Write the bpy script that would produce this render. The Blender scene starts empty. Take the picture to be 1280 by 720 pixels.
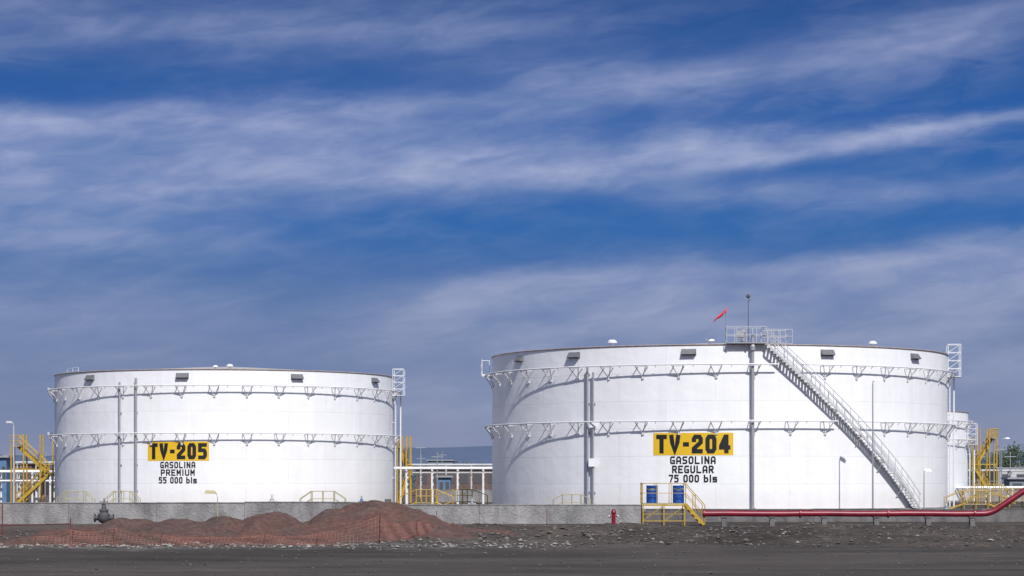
import bpy, bmesh, math, random
from mathutils import Vector, noise
random.seed(7)
sc = bpy.context.scene
F = 2820.0   # focal length of the survey view, used to turn bearings into metres
HC = 2.3     # eye height

def bx(px, d): return (px-640.0)/F*d
def bz(py, d): return HC+(600.0-py)/F*d

# ------------------------------------------------------------------ materials
def mat(name, col, rough=0.6, var=0.15, scale=3.0, bump=0.0, bscale=20.0, metal=0.0, stretch=None, detail=6):
    m = bpy.data.materials.new(name); m.use_nodes = True
    nt = m.node_tree; b = nt.nodes['Principled BSDF']
    b.inputs['Roughness'].default_value = rough
    b.inputs['Metallic'].default_value = metal
    tc = nt.nodes.new('ShaderNodeTexCoord')
    mp = nt.nodes.new('ShaderNodeMapping')
    nt.links.new(tc.outputs['Object'], mp.inputs['Vector'])
    if stretch: mp.inputs['Scale'].default_value = stretch
    n = nt.nodes.new('ShaderNodeTexNoise'); n.inputs['Scale'].default_value = scale
    n.inputs['Detail'].default_value = detail; n.inputs['Roughness'].default_value = 0.65
    nt.links.new(mp.outputs[0], n.inputs['Vector'])
    r = nt.nodes.new('ShaderNodeValToRGB')
    r.color_ramp.elements[0].position = 0.3; r.color_ramp.elements[1].position = 0.7
    r.color_ramp.elements[0].color = tuple(max(0, c*(1-var)) for c in col)+(1,)
    r.color_ramp.elements[1].color = tuple(min(1, c*(1+var)) for c in col)+(1,)
    nt.links.new(n.outputs['Fac'], r.inputs['Fac'])
    nt.links.new(r.outputs['Color'], b.inputs['Base Color'])
    if bump > 0:
        n2 = nt.nodes.new('ShaderNodeTexNoise'); n2.inputs['Scale'].default_value = bscale
        n2.inputs['Detail'].default_value = 8
        nt.links.new(tc.outputs['Object'], n2.inputs['Vector'])
        bp = nt.nodes.new('ShaderNodeBump'); bp.inputs['Strength'].default_value = bump
        bp.inputs['Distance'].default_value = 0.1
        nt.links.new(n2.outputs['Fac'], bp.inputs['Height'])
        nt.links.new(bp.outputs['Normal'], b.inputs['Normal'])
    return m

def shell_mat():
    m = bpy.data.materials.new('white_tank_paint'); m.use_nodes = True
    nt = m.node_tree; b = nt.nodes['Principled BSDF']; b.inputs['Roughness'].default_value = 0.55
    b.inputs['Specular IOR Level'].default_value = 0.3
    uv = nt.nodes.new('ShaderNodeUVMap')
    br = nt.nodes.new('ShaderNodeTexBrick')
    br.inputs['Scale'].default_value = 1.0
    br.inputs['Brick Width'].default_value = 7.3
    br.inputs['Row Height'].default_value = 2.03
    br.inputs['Mortar Size'].default_value = 0.022
    br.inputs['Mortar Smooth'].default_value = 0.3
    br.inputs['Color1'].default_value = (0.84, 0.84, 0.85, 1)
    br.inputs['Color2'].default_value = (0.81, 0.813, 0.83, 1)
    br.inputs['Mortar'].default_value = (0.71, 0.71, 0.73, 1)
    nt.links.new(uv.outputs[0], br.inputs['Vector'])
    mp = nt.nodes.new('ShaderNodeMapping'); mp.inputs['Scale'].default_value = (1.3, 0.07, 1)
    nt.links.new(uv.outputs[0], mp.inputs['Vector'])
    n = nt.nodes.new('ShaderNodeTexNoise'); n.inputs['Scale'].default_value = 1.0; n.inputs['Detail'].default_value = 7
    nt.links.new(mp.outputs[0], n.inputs['Vector'])
    r = nt.nodes.new('ShaderNodeValToRGB')
    r.color_ramp.elements[0].position = 0.33; r.color_ramp.elements[0].color = (0.90, 0.89, 0.88, 1)
    r.color_ramp.elements[1].position = 0.58; r.color_ramp.elements[1].color = (1, 1, 1, 1)
    nt.links.new(n.outputs['Fac'], r.inputs['Fac'])
    mx = nt.nodes.new('ShaderNodeMixRGB'); mx.blend_type = 'MULTIPLY'; mx.inputs['Fac'].default_value = 0.45
    nt.links.new(br.outputs['Color'], mx.inputs['Color1']); nt.links.new(r.outputs['Color'], mx.inputs['Color2'])
    sp = nt.nodes.new('ShaderNodeSeparateXYZ'); nt.links.new(uv.outputs[0], sp.inputs[0])
    r2 = nt.nodes.new('ShaderNodeValToRGB')
    r2.color_ramp.elements[0].position = 0.0; r2.color_ramp.elements[0].color = (0.78, 0.73, 0.68, 1)
    r2.color_ramp.elements[1].position = 1.0; r2.color_ramp.elements[1].color = (1, 1, 1, 1)
    dv = nt.nodes.new('ShaderNodeMath'); dv.operation = 'DIVIDE'; dv.inputs[1].default_value = 1.8; dv.use_clamp = True
    nt.links.new(sp.outputs[1], dv.inputs[0]); nt.links.new(dv.outputs[0], r2.inputs['Fac'])
    mx2 = nt.nodes.new('ShaderNodeMixRGB'); mx2.blend_type = 'MULTIPLY'; mx2.inputs['Fac'].default_value = 0.6
    nt.links.new(mx.outputs[0], mx2.inputs['Color1']); nt.links.new(r2.outputs['Color'], mx2.inputs['Color2'])
    nt.links.new(mx2.outputs[0], b.inputs['Base Color'])
    n2 = nt.nodes.new('ShaderNodeTexNoise'); n2.inputs['Scale'].default_value = 0.55; n2.inputs['Detail'].default_value = 3
    nt.links.new(uv.outputs[0], n2.inputs['Vector'])
    b1 = nt.nodes.new('ShaderNodeBump'); b1.inputs['Strength'].default_value = 0.5; b1.inputs['Distance'].default_value = 0.12
    nt.links.new(n2.outputs['Fac'], b1.inputs['Height'])
    b2 = nt.nodes.new('ShaderNodeBump'); b2.inputs['Strength'].default_value = 0.3; b2.inputs['Distance'].default_value = 0.02
    nt.links.new(br.outputs['Fac'], b2.inputs['Height']); nt.links.new(b1.outputs['Normal'], b2.inputs['Normal'])
    nt.links.new(b2.outputs['Normal'], b.inputs['Normal'])
    return m

M_SHELL = shell_mat()
M_WHITE = mat('white_steel_paint', (0.72, 0.72, 0.73), 0.5, 0.06, 4)
M_BRKT = mat('grey_white_bracket_paint', (0.50, 0.50, 0.52), 0.6, 0.12, 4)  # white paint set evenly darker, to grey, for brackets, stair and railing
M_ROOF = mat('weathered_roof_paint', (0.42, 0.39, 0.38), 0.7, 0.15, 1.0)
M_RIM = mat('rim_rust_brown', (0.34, 0.28, 0.25), 0.7, 0.3, 2.0)
M_GREY = mat('galvanised_steel', (0.38, 0.39, 0.41), 0.45, 0.12, 6, metal=0.4)
M_DARK = mat('dark_metal', (0.07, 0.07, 0.075), 0.6, 0.25, 8)
M_HOOD = mat('vent_louvre_grey', (0.14, 0.14, 0.15), 0.6, 0.2, 8)
M_YPANEL = mat('yellow_sign_paint', (0.72, 0.45, 0.012), 0.55, 0.04, 1.5)
M_BLACK = mat('black_sign_paint', (0.012, 0.012, 0.014), 0.5, 0.1, 4)
M_YEL = mat('yellow_safety_paint', (0.44, 0.28, 0.03), 0.5, 0.25, 5)
M_YELP = mat('faded_yellow_paint', (0.40, 0.35, 0.19), 0.6, 0.2, 5)
M_RED = mat('red_fire_pipe_paint', (0.20, 0.009, 0.025), 0.4, 0.3, 2)
M_STAKE = mat('rusty_stake', (0.14, 0.035, 0.03), 0.8, 0.3, 4)
M_REDF = mat('red_windsock_fabric', (0.75, 0.05, 0.07), 0.8, 0.15, 5)
M_BLUE = mat('blue_drum_plastic', (0.012, 0.07, 0.30), 0.4, 0.2, 4)
M_BLUE2 = mat('pale_blue_paint', (0.10, 0.19, 0.32), 0.5, 0.2, 2)
M_CONC = mat('dike_concrete', (0.235, 0.228, 0.225), 0.9, 0.45, 1.1, 0.6, 9, stretch=(1, 1, 0.5), detail=10)
M_CONC2 = mat('dike_concrete_dark', (0.14, 0.133, 0.13), 0.9, 0.4, 1.7, 0.5, 9, stretch=(1, 1, 0.5))
M_ROCK = mat('pale_rubble', (0.24, 0.22, 0.20), 0.95, 0.4, 1.2)
M_ROCKD = mat('dark_rubble', (0.10, 0.088, 0.080), 0.95, 0.5, 1.2)
M_ORANGE = mat('orange_netting_plastic', (0.33, 0.13, 0.095), 0.8, 0.3, 1.2)
M_BRICK = mat('brown_block_wall', (0.13, 0.09, 0.078), 0.9, 0.3, 1.0)
M_BWHITE = mat('whitewashed_wall', (0.46, 0.46, 0.46), 0.8, 0.15, 0.4)
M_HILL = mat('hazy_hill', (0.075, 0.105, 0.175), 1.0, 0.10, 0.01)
M_BARK = mat('bark', (0.09, 0.07, 0.05), 0.9, 0.3, 4)
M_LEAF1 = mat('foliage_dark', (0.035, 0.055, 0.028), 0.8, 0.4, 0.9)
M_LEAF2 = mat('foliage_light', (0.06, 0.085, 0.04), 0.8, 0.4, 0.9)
M_CONTAINER = mat('grey_blue_container', (0.18, 0.22, 0.26), 0.6, 0.2, 1)

# ------------------------------------------------------------------ mesh builder
class P:
    def __init__(s): s.v = []; s.f = []
    def quad(s, a, b, c, d):
        i = len(s.v); s.v += [tuple(a), tuple(b), tuple(c), tuple(d)]; s.f.append((i, i+1, i+2, i+3))
    def frame(s, p0, p1):
        d = (Vector(p1)-Vector(p0)); d.normalize()
        up = Vector((0, 0, 1)) if abs(d.z) < 0.95 else Vector((0, 1, 0))
        a = d.cross(up); a.normalize(); b = a.cross(d); b.normalize()
        return a, b
    def tube(s, p0, p1, r, n=6, r1=None, cap=True):
        r1 = r if r1 is None else r1
        p0 = Vector(p0); p1 = Vector(p1); a, b = s.frame(p0, p1); i = len(s.v)
        for p, rr in ((p0, r), (p1, r1)):
            for k in range(n):
                t = 2*math.pi*k/n; s.v.append(tuple(p+a*rr*math.cos(t)+b*rr*math.sin(t)))
        for k in range(n):
            k2 = (k+1) % n; s.f.append((i+k, i+k2, i+n+k2, i+n+k))
        if cap: s.f.append(tuple(i+k for k in reversed(range(n)))); s.f.append(tuple(i+n+k for k in range(n)))
    def path(s, pts, r, n=8, closed=False):
        pts = [Vector(p) for p in pts]; i = len(s.v); m = len(pts)
        for j, p in enumerate(pts):
            if closed: a0, a1 = pts[j-1], pts[(j+1) % m]
            else: a0, a1 = pts[max(0, j-1)], pts[min(m-1, j+1)]
            a, b = s.frame(a0, a1)
            for k in range(n):
                t = 2*math.pi*k/n; s.v.append(tuple(p+a*r*math.cos(t)+b*r*math.sin(t)))
        for j in range(m if closed else m-1):
            j2 = (j+1) % m
            for k in range(n):
                k2 = (k+1) % n; s.f.append((i+j*n+k, i+j*n+k2, i+j2*n+k2, i+j2*n+k))
        if not closed:
            s.f.append(tuple(i+k for k in reversed(range(n)))); s.f.append(tuple(i+(m-1)*n+k for k in range(n)))
    def beam(s, p0, p1, w, h):
        p0 = Vector(p0); p1 = Vector(p1); a, b = s.frame(p0, p1); i = len(s.v)
        for p in (p0, p1):
            for (x, y) in ((-1, -1), (1, -1), (1, 1), (-1, 1)):
                s.v.append(tuple(p+a*x*w/2+b*y*h/2))
        for q in ((0, 3, 2, 1), (4, 5, 6, 7), (0, 1, 5, 4), (1, 2, 6, 5), (2, 3, 7, 6), (3, 0, 4, 7)):
            s.f.append(tuple(i+k for k in q))
    def box(s, x0, x1, y0, y1, z0, z1):
        i = len(s.v)
        s.v += [(x0, y0, z0), (x1, y0, z0), (x1, y1, z0), (x0, y1, z0), (x0, y0, z1), (x1, y0, z1), (x1, y1, z1), (x0, y1, z1)]
        for q in ((0, 3, 2, 1), (4, 5, 6, 7), (0, 1, 5, 4), (1, 2, 6, 5), (2, 3, 7, 6), (3, 0, 4, 7)):
            s.f.append(tuple(i+k for k in q))
    def lathe(s, c, prof, n=20):
        c = Vector(c); i = len(s.v); m = len(prof)
        for (r, z) in prof:
            for k in range(n):
                t = 2*math.pi*k/n; s.v.append((c.x+r*math.cos(t), c.y+r*math.sin(t), c.z+z))
        for j in range(m-1):
            for k in range(n):
                k2 = (k+1) % n; s.f.append((i+j*n+k, i+j*n+k2, i+(j+1)*n+k2, i+(j+1)*n+k))
        s.f.append(tuple(i+k for k in reversed(range(n)))); s.f.append(tuple(i+(m-1)*n+k for k in range(n)))
    def done(s, name, m, parent=None, smooth=False, loc=None):
        me = bpy.data.meshes.new(name); me.from_pydata(s.v, [], s.f); me.update()
        ob = bpy.data.objects.new(name, me); sc.collection.objects.link(ob)
        me.materials.append(m)
        if parent: ob.parent = parent
        if loc: ob.location = loc
        if smooth:
            for p in me.polygons: p.use_smooth = True
            try:
                me.set_sharp_from_angle(angle=math.radians(35))
            except Exception: pass
        return ob

def empty(name, loc=(0, 0, 0)):
    e = bpy.data.objects.new(name, None); e.location = loc; e.empty_display_size = 0.5
    sc.collection.objects.link(e); return e

# ------------------------------------------------------------------ stroke lettering
def oct_(): return [(0.22, 0), (0.78, 0), (1, .16), (1, .84), (.78, 1), (.22, 1), (0, .84), (0, .16), (0.22, 0), (0.5, 0)]
G = {
 'T': [[(0, 1), (1, 1)], [(.5, 1), (.5, 0)]],
 'V': [[(0, 1), (.12, .6), (.5, 0), (.88, .6), (1, 1)]],
 '-': [[(.1, .48), (.9, .48)]],
 '0': [oct_()], 'O': [oct_()],
 '2': [[(0, .78), (0, .86), (.2, 1), (.8, 1), (1, .86), (1, .62), (0, .18), (0, 0), (1, 0)]],
 '4': [[(.76, 0), (.76, 1), (.62, 1), (0, .36), (0, .26), (1.05, .26)]],
 '5': [[(1, 1), (0, 1), (0, .57), (.82, .57), (1, .43), (1, .15), (.8, 0), (0, 0)]],
 '7': [[(0, 1), (1, 1), (1, .85), (.4, 0)]],
 'G': [[(1, 1), (.2, 1), (0, .84), (0, .16), (.2, 0), (1, 0), (1, .44), (.6, .44)]],
 'A': [[(0, 0), (0, .8), (.25, 1), (.75, 1), (1, .8), (1, 0)], [(0, .36), (1, .36)]],
 'S': [[(1, 1), (.18, 1), (0, .88), (0, .63), (.18, .52), (.82, .48), (1, .37), (1, .12), (.82, 0), (0, 0)]],
 'L': [[(0, 1), (0, 0), (1, 0)]], 'I': [[(.5, 1), (.5, 0)]],
 'N': [[(0, 0), (0, 1)], [(0, 1), (1, 0)], [(1, 0), (1, 1)]],
 'R': [[(0, 0), (0, 1), (.8, 1), (1, .88), (1, .6), (.8, .46), (0, .46)], [(.5, .46), (1, 0)]],
 'E': [[(1, 1), (0, 1), (0, 0), (1, 0)], [(0, .5), (.8, .5)]],
 'U': [[(0, 1), (0, .16), (.22, 0), (.78, 0), (1, .16), (1, 1)]],
 'P': [[(0, 0), (0, 1), (.8, 1), (1, .88), (1, .56), (.8, .44), (0, .44)]],
 'M': [[(0, 0), (0, 1)], [(0, 1), (.5, .4)], [(.5, .4), (1, 1)], [(1, 1), (1, 0)]],
 'b': [[(0, 1), (0, 0), (.8, 0), (1, .14), (1, .46), (.8, .6), (0, .6)]],
 'l': [[(.5, 1), (.5, 0)]],
 's': [[(1, .66), (0, .66), (0, .34), (1, .34), (1, 0), (0, 0)]],
}
def letter(part, text, width, height, t, mp, gap=0.3, y0=0.0):
    n = len(text)
    ws = [0.45 if c in 'Il' else (0.6 if c == '-' else (0.55 if c == ' ' else 1.0)) for c in text]
    tot = sum(ws)+gap*(n-1); u = width/tot; x = -width/2
    for c, w in zip(text, ws):
        cw = w*u
        for line in G.get(c, []):
            sx = max(0.02, cw-t) if c not in 'Il' else 0.0
            pts = [Vector((x+(cw if c in 'Il' else t)/2+p[0]*sx, y0+t/2+p[1]*(height-t))) for p in line]
            m = len(pts); L = []; R = []
            for j in range(m):
                d0 = (pts[j]-pts[j-1]).normalized() if j > 0 else None
                d1 = (pts[j+1]-pts[j]).normalized() if j < m-1 else None
                if d0 is None: d0 = d1
                if d1 is None: d1 = d0
                nn = Vector((-(d0.y+d1.y), d0.x+d1.x)); nn.normalize()
                cs = max(0.5, nn.dot(Vector((-d0.y, d0.x))))
                q = pts[j]
                if j == 0: q = q-d1*t*0.48
                if j == m-1: q = q+d0*t*0.48
                L.append(q+nn*t/2/cs); R.append(q-nn*t/2/cs)
            for j in range(m-1):
                for k in range(3):
                    a = k/3; b = (k+1)/3
                    part.quad(mp(*R[j].lerp(R[j+1], a)), mp(*R[j].lerp(R[j+1], b)), mp(*L[j].lerp(L[j+1], b)), mp(*L[j].lerp(L[j+1], a)))
        x += cw+gap*u

# ------------------------------------------------------------------ storage tanks
def pol(r, th, z): return Vector((r*math.sin(th), -r*math.cos(th), z))
def theta_for(cx, cy, r, px):
    lo, hi = -1.5, 1.5
    for _ in range(50):
        m = (lo+hi)/2
        if (cx+r*math.sin(m))/(cy-r*math.cos(m)) < (px-640)/F: lo = m
        else: hi = m
    return (lo+hi)/2

def build_tank(cx, cy, R, H, rings, nb, gaps=()):
    e = empty('storage_tank', (cx, cy, 0))
    N = 288
    bm = bmesh.new(); uvl = bm.loops.layers.uv.new('UVMap')
    lv = [0, H/2, H]; rows = []
    for z in lv: rows.append([bm.verts.new(pol(R, 2*math.pi*k/N, z)) for k in range(N)])
    for j in range(2):
        for k in range(N):
            k2 = (k+1) % N
            f = bm.faces.new((rows[j][k], rows[j][k2], rows[j+1][k2], rows[j+1][k])); f.smooth = True
            us = [k, k+1, k+1, k]; vs = [lv[j], lv[j], lv[j+1], lv[j+1]]
            for l, a, b in zip(f.loops, us, vs): l[uvl].uv = (a*2*math.pi*R/N, b)
    me = bpy.data.meshes.new('shell'); bm.to_mesh(me); bm.free(); me.materials.append(M_SHELL)
    ob = bpy.data.objects.new('shell', me); sc.collection.objects.link(ob); ob.parent = e
    rf = P(); rf.lathe((0, 0, 0), [(R+0.02, H+0.03), (R*0.6, H+R/16*0.42), (R*0.2, H+R/16*0.85), (0.3, H+R/16)], 144)
    rf.done('roof', M_ROOF, e, True)
    ri = P()
    ri.path([pol(R+0.04, 2*math.pi*k/192, H) for k in range(192)], 0.045, 6, True)
    ri.done('rim_angle', M_RIM, e, True)
    ba = P(); ba.lathe((0, 0, 0), [(R+0.35, 0), (R+0.35, 0.18), (R+0.12, 0.2)], 144); ba.done('foundation_ring', M_CONC, e)
    pr = P(); bk = P(); nz = P()
    off = 0.60
    for zi, z in enumerate(rings):
        gp = gaps[zi] if zi < len(gaps) else None
        K = 240
        if gp:
            a0 = gp[1]; a1 = gp[0]+2*math.pi
            pts = [pol(R+off, a0+(a1-a0)*k/K, z) for k in range(K+1)]
            pr.path(pts, 0.05, 8)
        else:
            pr.path([pol(R+off, 2*math.pi*k/K, z) for k in range(K)], 0.05, 8, True)
        for k in range(nb):
            th = 2*math.pi*(k+0.35)/nb
            t2 = th if th < math.pi else th-2*math.pi
            if gp and gp[0]-0.02 < t2 < gp[1]+0.02: continue
            dd = 0.42/R
            foot = pol(R, th, z-0.90)
            for sgn in (-1, 1):
                bk.tube(pol(R+off, th+sgn*dd, z-0.05), foot, 0.034, 5)
            bk.beam(pol(R, th-dd*0.9, z-0.09), pol(R+off, th-dd*0.9, z-0.09), 0.05, 0.06)
            bk.beam(pol(R, th+dd*0.9, z-0.09), pol(R+off, th+dd*0.9, z-0.09), 0.05, 0.06)
            bk.beam(pol(R+off-.02, th-dd, z-0.1), pol(R+off-.02, th+dd, z-0.1), 0.06, 0.05)
            bk.box(foot.x-0.09, foot.x+0.09, foot.y-0.08, foot.y+0.08, z-1.02, z-0.82)
            nz.tube(pol(R+off, th+dd*2.6, z), pol(R+off-0.25, th+dd*2.6, z-0.18), 0.022, 5)
    pr.done('spray_ring_pipe', M_WHITE, e, True); bk.done('ring_brackets', M_BRKT, e); nz.done('spray_nozzles', M_GREY, e)
    return e

def label(e, R, th, z0, w, h, title, lines, tw, lw, lh, lpitch):
    pn = P(); n = 16
    for k in range(n):
        a = th+(-w/2+w*k/n)/R; b = th+(-w/2+w*(k+1)/n)/R
        pn.quad(pol(R+.012, a, z0), pol(R+.012, b, z0), pol(R+.012, b, z0+h), pol(R+.012, a, z0+h))
    pn.done('yellow_sign_panel', M_YPANEL, e, True)
    mp = lambda x, y: pol(R+.024, th+x/R, y)
    t = P(); letter(t, title, tw, h*0.84, h*0.195, mp, 0.22, z0+h*0.08); t.done('tank_number_lettering', M_BLACK, e)
    t = P(); z = z0-0.08
    for s, ww in zip(lines, lw):
        letter(t, s, ww, lh, lh*0.195, mp, 0.24, z-lh); z -= lpitch
    t.done('product_lettering', M_BLACK, e)

def riser(e, R, th, z0, z1, r=0.09, m=None, off=0.28):
    p = P(); p.tube(pol(R+off, th, z0), pol(R+off, th, z1), r, 10)
    z = z0+1.2
    while z < z1-0.4:
        p.beam(pol(R, th, z), pol(R+off, th, z), 0.10, 0.10); z += 2.2
    p.lathe(pol(R+off, th, z0), [(r*1.9, 0), (r*1.9, 0.08)], 10)
    p.done('riser_pipe', m or M_GREY, e, True)

def hoods(e, R, H, ths):
    p = P(); q = P()
    for th in ths:
        d = 0.55/R
        z1 = H-0.30; z0 = z1-0.46; o = 0.34
        A = pol(R, th-d, z1); B = pol(R, th+d, z1); C = pol(R+o, th+d*.92, z0+.05); D = pol(R+o, th-d*.92, z0+.05)
        A0 = pol(R, th-d, z0); B0 = pol(R, th+d, z0)
        p.quad(D, C, B, A)
        p.quad(A0, D, A, A+Vector((0, 0, -.001))); p.quad(C, B0, B, B+Vector((0, 0, -.001)))
        q.quad(pol(R+.05, th-d*.9, z0-0.02), pol(R+.05, th+d*.9, z0-0.02), pol(R+.06, th+d*.9, z0+.2), pol(R+.06, th-d*.9, z0+.2))
    p.done('overflow_hoods', M_HOOD, e); q.done('overflow_screens', M_DARK, e)

def vents(e, R, H, items):
    p = P()
    for th, rr, s in items:
        c = pol(rr, th, H+(R-rr)/16)
        p.lathe(c, [(0.12*s, -0.1), (0.12*s, 0.22*s), (0.34*s, 0.24*s), (0.32*s, 0.36*s), (0.16*s, 0.46*s)], 14)
    p.done('roof_vents', M_WHITE, e, True)

def cage(e, R, th, z0, z1, w=1.1, name='ladder_cage'):
    p = P(); d = w/2/R
    zs = [z0+(z1-z0)*k/4 for k in range(5)]
    C = [(R+0.12, th-d), (R+0.12+w, th-d), (R+0.12+w, th+d), (R+0.12, th+d)]
    for (r, t) in C: p.tube(pol(r, t, z0), pol(r, t, z1), 0.035, 5)
    for z in zs:
        for k in range(4):
            a = C[k]; b = C[(k+1) % 4]; p.tube(pol(a[0], a[1], z), pol(b[0], b[1], z), 0.028, 5)
    for k in range(4):
        a = C[0]; b = C[1]
        p.tube(pol(a[0], a[1], zs[k]), pol(b[0], b[1], zs[k+1]), 0.022, 5)
    fl = [pol(r, t, z0+.02) for r, t in C]; p.quad(*fl)
    for t in (th-d*.5, th+d*.5): p.tube(pol(R+.3, t, 0.1), pol(R+.3, t, z0), 0.03, 5)
    z = 0.4
    while z < z0: p.tube(pol(R+.3, th-d*.5, z), pol(R+.3, th+d*.5, z), 0.016, 4); z += 0.3
    for z in (2.5, 5, 7.5): p.beam(pol(R, th, z), pol(R+.3, th, z), .05, .05)
    p.tube(pol(R+.7, th+d, 0.1), pol(R+.7, th+d, z0), .07, 8)
    p.done(name, M_WHITE, e)

# ---- tank TV-204
C4 = (16.7, 183.0); R4 = 18.3; H4 = 12.2
T4 = lambda px, r=R4: theta_for(C4[0], C4[1], r, px)
th_top = T4(958, R4+.5); th_bot = T4(1147, R4+.5)
def th_at(z): return th_top+(th_bot-th_top)*(H4-z)/(H4-0.1)
g1 = (th_at(10.74)-0.045, th_at(10.74)+0.05); g2 = (th_at(6.66)-0.045, th_at(6.66)+0.05)
tk4 = build_tank(C4[0], C4[1], R4, H4, (10.74, 6.62), 42, (g1, g2))
label(tk4, R4, T4(866), bz(569, 165), 5.9, 1.64, 'TV-204', ['GASOLINA', 'REGULAR', '75 000 bls'], 5.45, [3.35, 3.05, 3.55], 0.56, 0.67)
riser(tk4, R4, T4(737), 0.2, 10.7, 0.085); riser(tk4, R4, T4(744), 0.2, 10.3, 0.07)
riser(tk4, R4, T4(940), 0.2, 12.9, 0.11, None, 0.35)
hoods(tk4, R4, H4, [T4(p) for p in (650, 718, 861, 1034, 1143)])
vents(tk4, R4, H4, [(T4(757), R4-1.0, 1.1), (T4(1103), R4-1.0, 1.0), (T4(887), R4-1.2, 1.0)])
cage(tk4, R4, math.radians(86), 10.6, 13.2, 1.0)
p = P()
for k in range(7):
    t = math.radians(-92+k*1.3); p.tube(pol(R4+.9, t, 10.7), pol(R4+.9, t, 12.0), .028, 5)
for z in (10.75, 11.35, 12.0): p.tube(pol(R4+.9, math.radians(-92), z), pol(R4+.9, math.radians(-84), z), .028, 5)
p.beam(pol(R4, math.radians(-90), 10.75), pol(R4+.9, math.radians(-90), 10.75), .1, .1)
p.beam(pol(R4, math.radians(-85), 10.75), pol(R4+.9, math.radians(-85), 10.75), .1, .1)
for z in (10.75, 12.0): p.tube(pol(R4+.2, math.radians(-91), z), pol(R4+.9, math.radians(-91), z), .028, 5)
p.tube(pol(R4+.25, math.radians(-91), 10.7), pol(R4+.25, math.radians(-91), 12.0), .028, 5)
p.done('side_platform', M_WHITE, tk4)
p = P(); t = T4(743); c = pol(R4+.35, t, 3.6); p.box(c.x-.25, c.x+.25, c.y-.15, c.y+.15, 3.3, 3.9)
c = pol(R4+.35, t, 6.4); p.box(c.x-.16, c.x+.3, c.y-.15, c.y+.15, 6.2, 6.6); p.done('junction_boxes', M_WHITE, tk4)

# spiral stair
st = P(); rl = P(); tr = P()
ri_, ro_ = R4+0.10, R4+0.80
NS = 58
up = Vector((0, 0, 1))
pin = []; pout = []
for k in range(NS+1):
    z = H4-0.05-(H4-0.15)*k/NS; th = th_at(z)
    pin.append(pol(ri_, th, z)); pout.append(pol(ro_, th, z))
    if k < NS: tr.beam(pol(ri_, th, z-.02), pol(ro_, th, z-.02), .16, .03)
for q in (pin, pout):
    for a, b in zip(q[:-1], q[1:]): st.beam(a+Vector((0, 0, -.03)), b+Vector((0, 0, -.03)), .04, .17)
for q in (pin, pout):
    for h in (1.08, .58): rl.path([a+up*h for a in q], 0.026 if h > 1 else .02, 6)
    for k in range(0, NS+1, 3): rl.tube(q[k], q[k]+up*1.08, .024, 5)
for k in range(4, NS, 9):
    z = pout[k].z; th = th_at(z)
    st.tube(pout[k]+Vector((0, 0, -.1)), pol(R4, th, z-1.0), .03, 5); st.beam(pol(R4, th, z-.12), pol(ro_, th, z-.12), .06, .06)
st.done('spiral_stair_stringers', M_BRKT, tk4); rl.done('spiral_stair_handrails', M_BRKT, tk4); tr.done('spiral_stair_treads', M_BRKT, tk4)
# gauging platform
pf = P(); pr = P()
tA, tB, tC = T4(908), T4(956), T4(991)
def deck(a, b, r0, r1, z):
    n = 6
    for k in range(n):
        x = a+(b-a)*k/n; y = a+(b-a)*(k+1)/n
        i = len(pf.v)
        for rr, tt in ((r0, x), (r1, x), (r1, y), (r0, y)):
            pf.v.append(tuple(pol(rr, tt, z)))
        for rr, tt in ((r0, x), (r1, x), (r1, y), (r0, y)):
            pf.v.append(tuple(pol(rr, tt, z-.07)))
        for q in ((0, 1, 2, 3), (7, 6, 5, 4), (0, 4, 5, 1), (1, 5, 6, 2), (2, 6, 7, 3), (3, 7, 4, 0)): pf.f.append(tuple(i+m for m in q))
def rails(a, b, r0, r1, z, n, h=1.15, front=True):
    for rr in ((r0, r1) if front else (r0,)):
        for k in range(n+1):
            t = a+(b-a)*k/n; pr.tube(pol(rr, t, z), pol(rr, t, z+h), .025, 5)
        for hh in (h, h*.5): pr.path([pol(rr, a+(b-a)*k/n, z+hh) for k in range(n+1)], .022, 5)
    for t in (a, b):
        for hh in (h, h*.5): pr.tube(pol(r0, t, z+hh), pol(r1, t, z+hh), .022, 5)
deck(tA, tB, R4-1.2, R4+.55, H4+.12); rails(tA, tB, R4-1.2, R4+.55, H4+.12, 4)
deck(tB, tC, R4-1.4, R4-.1, H4+.12); rails(tB, tC, R4-1.4, R4-.1, H4+.12, 4, 1.0)
for t in (tA, (tA+tB)/2, tB-.005): pf.tube(pol(R4+.5, t, H4+.06), pol(R4, t, H4-.6), .035, 5)
pf.done('gauging_platform_deck', M_GREY, tk4); pr.done('gauging_platform_railing', M_BRKT, tk4)
p = P(); tg = T4(940)
p.lathe(pol(R4+.35, tg, H4-.45), [(.2, 0), (.2, .3), (.15, .4), (.15, .7)], 12)
p.lathe(pol(R4-.6, T4(930), H4+.14), [(.16, 0), (.16, .7), (.26, .72), (.26, .82), (.1, 1.0)], 12)
p.box(*sum([[v.x-.25, v.x+.25, v.y-.15, v.y+.15] for v in [pol(R4+.2, T4(925), 0)]], []), H4+.4, H4+1.0)
p.done('gauge_fittings', M_GREY, tk4)
p = P(); b = pol(R4-.3, T4(936), H4+.1); zt = bz(371, 165)
p.tube(b, (b.x, b.y, zt), .03, 8, .02); p.lathe((b.x, b.y, zt-.1), [(.05, 0), (.14, .06), (.15, .16), (.10, .26), (.04, .3)], 12)
p.tube((b.x, b.y, zt-.35), (b.x+.2, b.y, zt-.2), .02, 5); p.done('camera_mast', M_DARK, tk4)
p = P(); b = pol(R4+.2, T4(907), H4+.1); zt = bz(388, 165)
p.tube(b, (b.x, b.y, zt), .03, 8); p.done('windsock_pole', M_GREY, tk4)
ws = P(); n = 14; m = 11
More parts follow.
